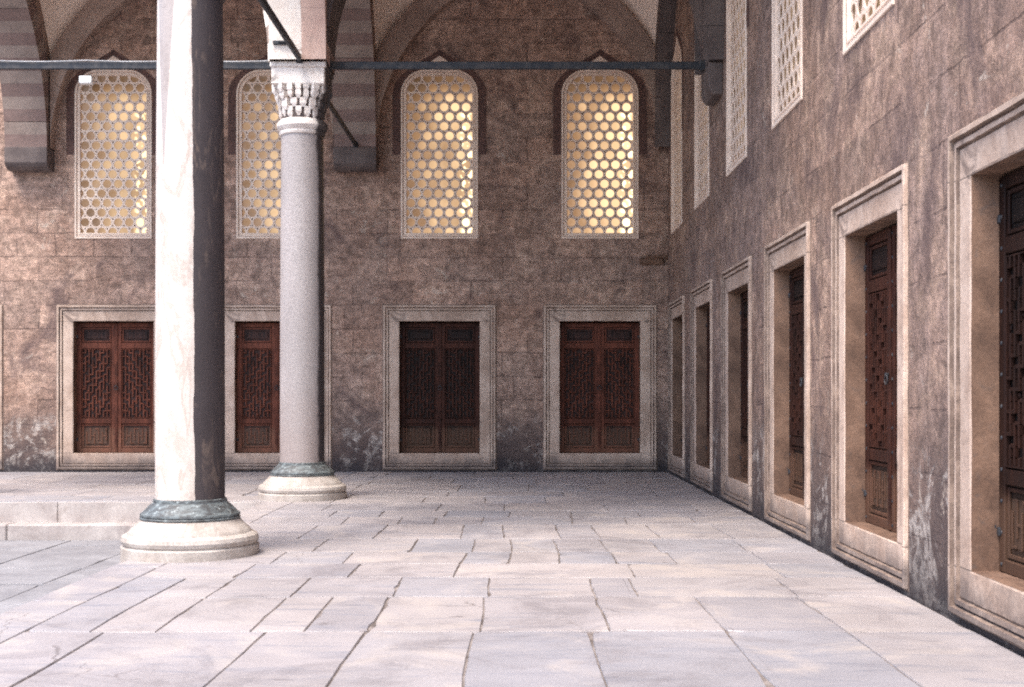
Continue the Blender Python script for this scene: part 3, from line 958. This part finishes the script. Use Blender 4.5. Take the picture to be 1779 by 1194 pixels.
# corbels carrying the feet of the arches at the walls
def corbel_bm(w, d_, h):
    bm = bmesh.new()
    prof = [(0.0, 0.0), (-0.10 * d_, -0.0)]
    pts = [(0, -h), (-d_ * 0.62, -h), (-d_ * 0.86, -h + 0.05), (-d_, -h + 0.12), (-d_, 0), (0, 0)]
    A = [bm.verts.new((-w / 2, p[0], p[1])) for p in pts]; B = [bm.verts.new((w / 2, p[0], p[1])) for p in pts]
    bm.faces.new(A); bm.faces.new(B[::-1])
    for i in range(6): bm.faces.new((A[i], B[i], B[(i + 1) % 6], A[(i + 1) % 6]))
    bmesh.ops.recalc_face_normals(bm, faces=bm.faces[:])
    bmesh.ops.bevel(bm, geom=bm.edges[:], offset=0.012, segments=1, affect='EDGES')
    return bm
for root in (a1, a5):
    o = build('corbel', corbel_bm(0.815, 0.40, 0.42), M['dark_stone'], root)
    o.location = (YB - yc_b, 0, -0.002); o.rotation_euler = (0, 0, -PI / 2)
for root in (a2, a4):
    o = build('corbel', corbel_bm(0.76, 0.20, 0.46), M['dark_stone'], root)
    o.location = (XR, 0, -0.002); o.rotation_euler = (0, 0, -PI / 2)

# shallow arches standing against the walls
def wall_arch(parent, centre, axis, label):
    r = make_arch('tmp', centre, axis, HS, HS, 0.30, [M['arch_stone']], ring_t=0.42)
    ch = r.children[0]
    mw = Matrix.Translation(r.location) @ Matrix.Rotation(r.rotation_euler.z, 4, 'Z')
    ch.data.transform(mw)
    ch.parent = parent; ch.name = 'wall_arch'
    bpy.data.objects.remove(r)
    return ch
wall_arch(far, (0.0, YB - 0.14), 'x', '')
wall_arch(far, ((CX - 9.34) / 2, YB - 0.14), 'x', '')
w1 = wall_arch(side, (XR - 0.14, yc_b), 'y', '')
w1.data.materials[0] = M['dark_stone']
w2 = wall_arch(side, (XR - 0.14, ym), 'y', '')
w2.data.materials[0] = M['dark_stone']

# ------------------------------------------------------------------ vaults
def vault(cx, cy, hx, hy, label):
    bm = bmesh.new()
    n = 40
    k, rd2 = 1.193, 9.15 + 3.05 ** 2
    grid = []
    for i in range(n + 1):
        row = []
        for j in range(n + 1):
            x, y_ = (-1 + 2 * i / n) * 3.05, (-1 + 2 * j / n) * 3.05
            z = SP + k * math.sqrt(max(0.0, rd2 - x * x - y_ * y_))
            row.append(bm.verts.new((cx + x * hx / 3.05, cy + y_ * hy / 3.05, z)))
        grid.append(row)
    for i in range(n):
        for j in range(n):
            bm.faces.new((grid[i][j], grid[i][j + 1], grid[i + 1][j + 1], grid[i + 1][j]))
    r = bmesh.ops.extrude_face_region(bm, geom=bm.faces[:])
    for v in r['geom']:
        if isinstance(v, bmesh.types.BMVert): v.co.z += 0.3
    bmesh.ops.recalc_face_normals(bm, faces=bm.faces[:])
    o = build('plaster_vault', bm, M['vault_plaster'], smooth=50)
    return tag(o, label, 'vault')
vault(-0.05, yc_b, 3.02, 3.05, 'pale plaster vault over the corner bay, meeting the far wall above the two brightest windows')
vault((CX - 9.34) / 2, yc_b, 3.08, 3.05, 'pale plaster vault over the left bay, behind the white column')
vault(-0.05, ym, 3.02, 3.12, 'plaster vault over the nearer bay of the right gallery')

# ------------------------------------------------------------------ columns
def capital_bm():
    """stalactite capital: a dark core, tiers of little hanging blocks, a square abacus"""
    bm = bmesh.new()
    rs = random.Random(4)
    lathe(bm, [(0.300, 5.42), (0.305, 5.50), (0.315, 5.62), (0.325, 5.76), (0.335, 5.90)], 24, mi=1)  # core coloured dark, standing in for shade between the hanging blocks
    def rad(a, r, s):
        return r * ((1 - s) + s / max(abs(math.cos(a)), abs(math.sin(a))))
    for (n, r, s, z0, z1, dep) in ((16, 0.322, 0.0, 5.43, 5.585, 0.05), (16, 0.345, 0.25, 5.56, 5.70, 0.06), (20, 0.362, 0.6, 5.675, 5.80, 0.07), (20, 0.372, 0.92, 5.775, 5.90, 0.08)):
        for i in range(n):
            a = 2 * PI * (i + (0.5 if n == 16 and z0 > 5.5 else 0)) / n
            rr = rad(a, r, s) + rs.uniform(-0.006, 0.006)
            wd = 2 * PI * rr / n * rs.uniform(0.28, 0.36)
            drop = rs.uniform(-0.02, 0.03)
            c, q = math.cos(a), math.sin(a)
            def P(u, v, z): return (c * v - q * u, q * v + c * u, z)
            lo = z0 + drop
            ring_ = [[P(-wd * .35, rr - .02, lo), P(wd * .35, rr - .02, lo), P(wd * .35, rr - dep, lo), P(-wd * .35, rr - dep, lo)],
                     [P(-wd, rr, lo + .05), P(wd, rr, lo + .05), P(wd, rr - dep - .02, lo + .05), P(-wd, rr - dep - .02, lo + .05)],
                     [P(-wd, rr + .004, z1), P(wd, rr + .004, z1), P(wd, rr - dep - .03, z1), P(-wd, rr - dep - .03, z1)]]
            V = [[bm.verts.new(p) for p in rg] for rg in ring_]
            bm.faces.new(V[0][::-1]); bm.faces.new(V[2])
            for A, B in zip(V, V[1:]):
                for k in range(4): bm.faces.new((A[k], A[(k + 1) % 4], B[(k + 1) % 4], B[k]))
    bmesh.ops.recalc_face_normals(bm, faces=bm.faces[:])
    box(bm, -0.375, 0.375, -0.375, 0.375, 5.885, 6.12, bev=0.012)
    box(bm, -0.395, 0.395, -0.395, 0.395, 6.12, 6.198, bev=0.012)
    return bm
def make_column(x, y, shaft_mat, r0, r1):
    root = empty('marble_column', (x, y, 0))
    bm = bmesh.new()
    # torus base on a low round plinth
    lathe(bm, [(0.628, -0.05), (0.632, 0.085), (0.612, 0.098), (0.606, 0.106), (0.622, 0.118), (0.632, 0.150), (0.622, 0.185), (0.592, 0.205), (0.570, 0.212), (0.566, 0.222), (0.545, 0.250), (0.500, 0.285), (0.470, 0.315), (0.462, 0.332), (0.40, 0.338)], 72, wob=0.008)
    build('base', bm, M['base_marble'], root, smooth=28)
    bm = bmesh.new()
    lathe(bm, [(0.44, 0.326), (0.456, 0.336), (0.462, 0.350), (0.450, 0.362), (0.458, 0.372), (0.455, 0.388), (0.432, 0.400), (0.425, 0.410), (0.405, 0.430), (0.375, 0.462), (0.355, 0.478), (r0 + 0.020, 0.492), (r0 + 0.018, 0.520), (r0 + 0.006, 0.526), (r0 - 0.03, 0.528)], 72, wob=0.004)
    build('bronze_collar', bm, M['verdigris_bronze'], root, smooth=28)
    bm = bmesh.new()
    prof = []
    for i in range(33):
        f = i / 32
        prof.append((r0 + (r1 - r0) * f + 0.006 * math.sin(PI * f), 0.50 + (5.24 - 0.50) * f))
    lathe(bm, prof, 72)
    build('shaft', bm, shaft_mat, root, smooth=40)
    bm = bmesh.new()
    lathe(bm, [(r1 - 0.01, 5.20), (r1 + 0.02, 5.215), (r1 + 0.030, 5.245), (r1 + 0.018, 5.270), (r1 + 0.045, 5.290), (r1 + 0.068, 5.330), (r1 + 0.060, 5.375), (r1 + 0.035, 5.405), (r1 + 0.02, 5.425), (r1 - 0.05, 5.43)], 64)
    build('neck_ring', bm, M['capital_marble'], root, smooth=30)
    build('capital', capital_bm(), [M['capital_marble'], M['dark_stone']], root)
    return root
c1 = make_column(-3.075, YC[1], M['two_tone_marble'], 0.319, 0.298)
tag(c1, 'white marble column nearest the viewer, its right side black', 'column')
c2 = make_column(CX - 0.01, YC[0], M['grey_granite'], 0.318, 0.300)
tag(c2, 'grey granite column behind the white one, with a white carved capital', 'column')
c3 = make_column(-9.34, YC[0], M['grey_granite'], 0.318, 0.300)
tag(c3, 'granite column of the back gallery standing beyond the left edge', 'column')

# ------------------------------------------------------------------ iron ties
def tie(p, q, label, th=0.055, h=0.11):
    p, q = Vector(p), Vector(q)
    L = (q - p).length
    bm = bmesh.new()
    box(bm, 0, L, -th / 2, th / 2, -h / 2, h / 2, bev=0.01)
    for f in (0.012, 0.988): box(bm, L * f - 0.05, L * f + 0.05, -th / 2 - 0.02, th / 2 + 0.02, -h / 2 - 0.02, h / 2 + 0.02, bev=0.01)
    o = build('tie_rod', bm, M['black_iron'], loc=p)
    o.rotation_euler = (0, 0, math.atan2(q.y - p.y, q.x - p.x))
    return tag(o, label, 'tie rod')
ZT = 6.235
tie((CX + 0.30, 18.25, ZT), (XR - 0.16, 18.25, ZT), 'black iron tie rod from the granite column across to the right wall')
tie((-9.0, 18.25, ZT), (CX - 0.30, 18.25, ZT), 'iron tie rod crossing in front of the left windows, behind the white column')
tie((CX + 0.02, 12.2, ZT), (CX + 0.02, 17.95, ZT), 'black iron tie rod slanting down onto the top of the granite capital', 0.055, 0.10)
tie((CX + 0.02, 18.55, ZT), (CX + 0.02, 24.15, ZT), 'iron tie rod from the granite column back into the striped arch at the far wall', 0.055, 0.09)

# ------------------------------------------------------------------ small fittings
lx = (148 - 899) * 24.1 / 2200; lz = 1.5 + (685 - 139) * 24.1 / 2200
light_spot = empty('floodlight', (lx, YB, lz))
tag(light_spot, 'small white floodlight at the top left of the lattice window left of the white column', 'floodlight')
bm = bmesh.new(); box(bm, -0.13, 0.13, -0.34, -0.20, -0.07, 0.09, bev=0.02)
build('lamp_body', bm, M['white_enamel'], light_spot)
bm = bmesh.new(); box(bm, -0.105, 0.105, -0.352, -0.338, -0.035, 0.07, bev=0.004)
build('lens', bm, M['lamp_lens'], light_spot)
bm = bmesh.new(); box(bm, -0.02, 0.02, -0.20, 0.0, -0.02, 0.02, bev=0.004)
build('bracket', bm, M['black_iron'], light_spot)
def tube(bm, pts, r, n=6):
    prev = None
    for i, p in enumerate(pts):
        p = Vector(p); a = Vector(pts[max(0, i - 1)]); b = Vector(pts[min(len(pts) - 1, i + 1)])
        t = (b - a).normalized(); u = t.cross(Vector((0, 1, 0.01))).normalized(); v = t.cross(u)
        rg = [bm.verts.new(p + r * (math.cos(2 * PI * k / n) * u + math.sin(2 * PI * k / n) * v)) for k in range(n)]
        if prev:
            for k in range(n): bm.faces.new((prev[k], prev[(k + 1) % n], rg[(k + 1) % n], rg[k]))
        prev = rg
bm = bmesh.new()
pts = []
for k in range(41):
    f = k / 40                                  # lies on the rod, drooping slightly between its clips
    pts.append((-9.0 + f * 5.6, 18.20, ZT + 0.064 - 0.018 * abs(math.sin(f * 4 * PI))))
tube(bm, pts, 0.007)
tag(build('cable', bm, M['cable_grey'], smooth=60), 'thin pale cable clipped along the tie rod on the left', 'cable')

# ------------------------------------------------------------------ the courtyard wing opposite, beyond the left edge
bm = bmesh.new()
box(bm, -46, -38, -30, 45, CZ - 0.1, 10.6)
box(bm, -46, -37.6, -30, 45, 10.6, 11.1, bev=0.05)
for k in range(11): box(bm, -37.99, -37.7, -28 + k * 6.3, -27.3 + k * 6.3, CZ - 0.05, 9.5, bev=0.03)
wing = build('courtyard_wing', bm, M['side_masonry'])
tag(wing, 'stone wing on the far side of the courtyard, beyond the left edge', 'building')

bm = bmesh.new()
box(bm, -0.10, 0.10, -0.10, 0.0, -0.02, 0.035, bev=0.008)
box(bm, -0.02, 0.16, -0.13, -0.09, 0.0, 0.025, bev=0.006)
o = build('iron_bracket', bm, M['black_iron'], loc=(-3.33, 17.83, 6.42))
tag(o, 'small dark iron bracket fixed to the white masonry just above the granite column capital', 'bracket')
bm = bmesh.new()
box(bm, -0.26, 0.22, -0.09, 0.05, -0.05, 0.07, bev=0.03)
box(bm, -0.12, 0.30, -0.06, 0.05, 0.05, 0.13, bev=0.03)
bmesh.ops.subdivide_edges(bm, edges=bm.edges[:], cuts=2, use_grid_fill=True)
for v in bm.verts: v.co += Vector(noise.noise_vector(v.co * 9)) * 0.022
o = build('stone_ledge', bm, M['reveal_stone'], far, loc=(2.60, YB, 4.05))
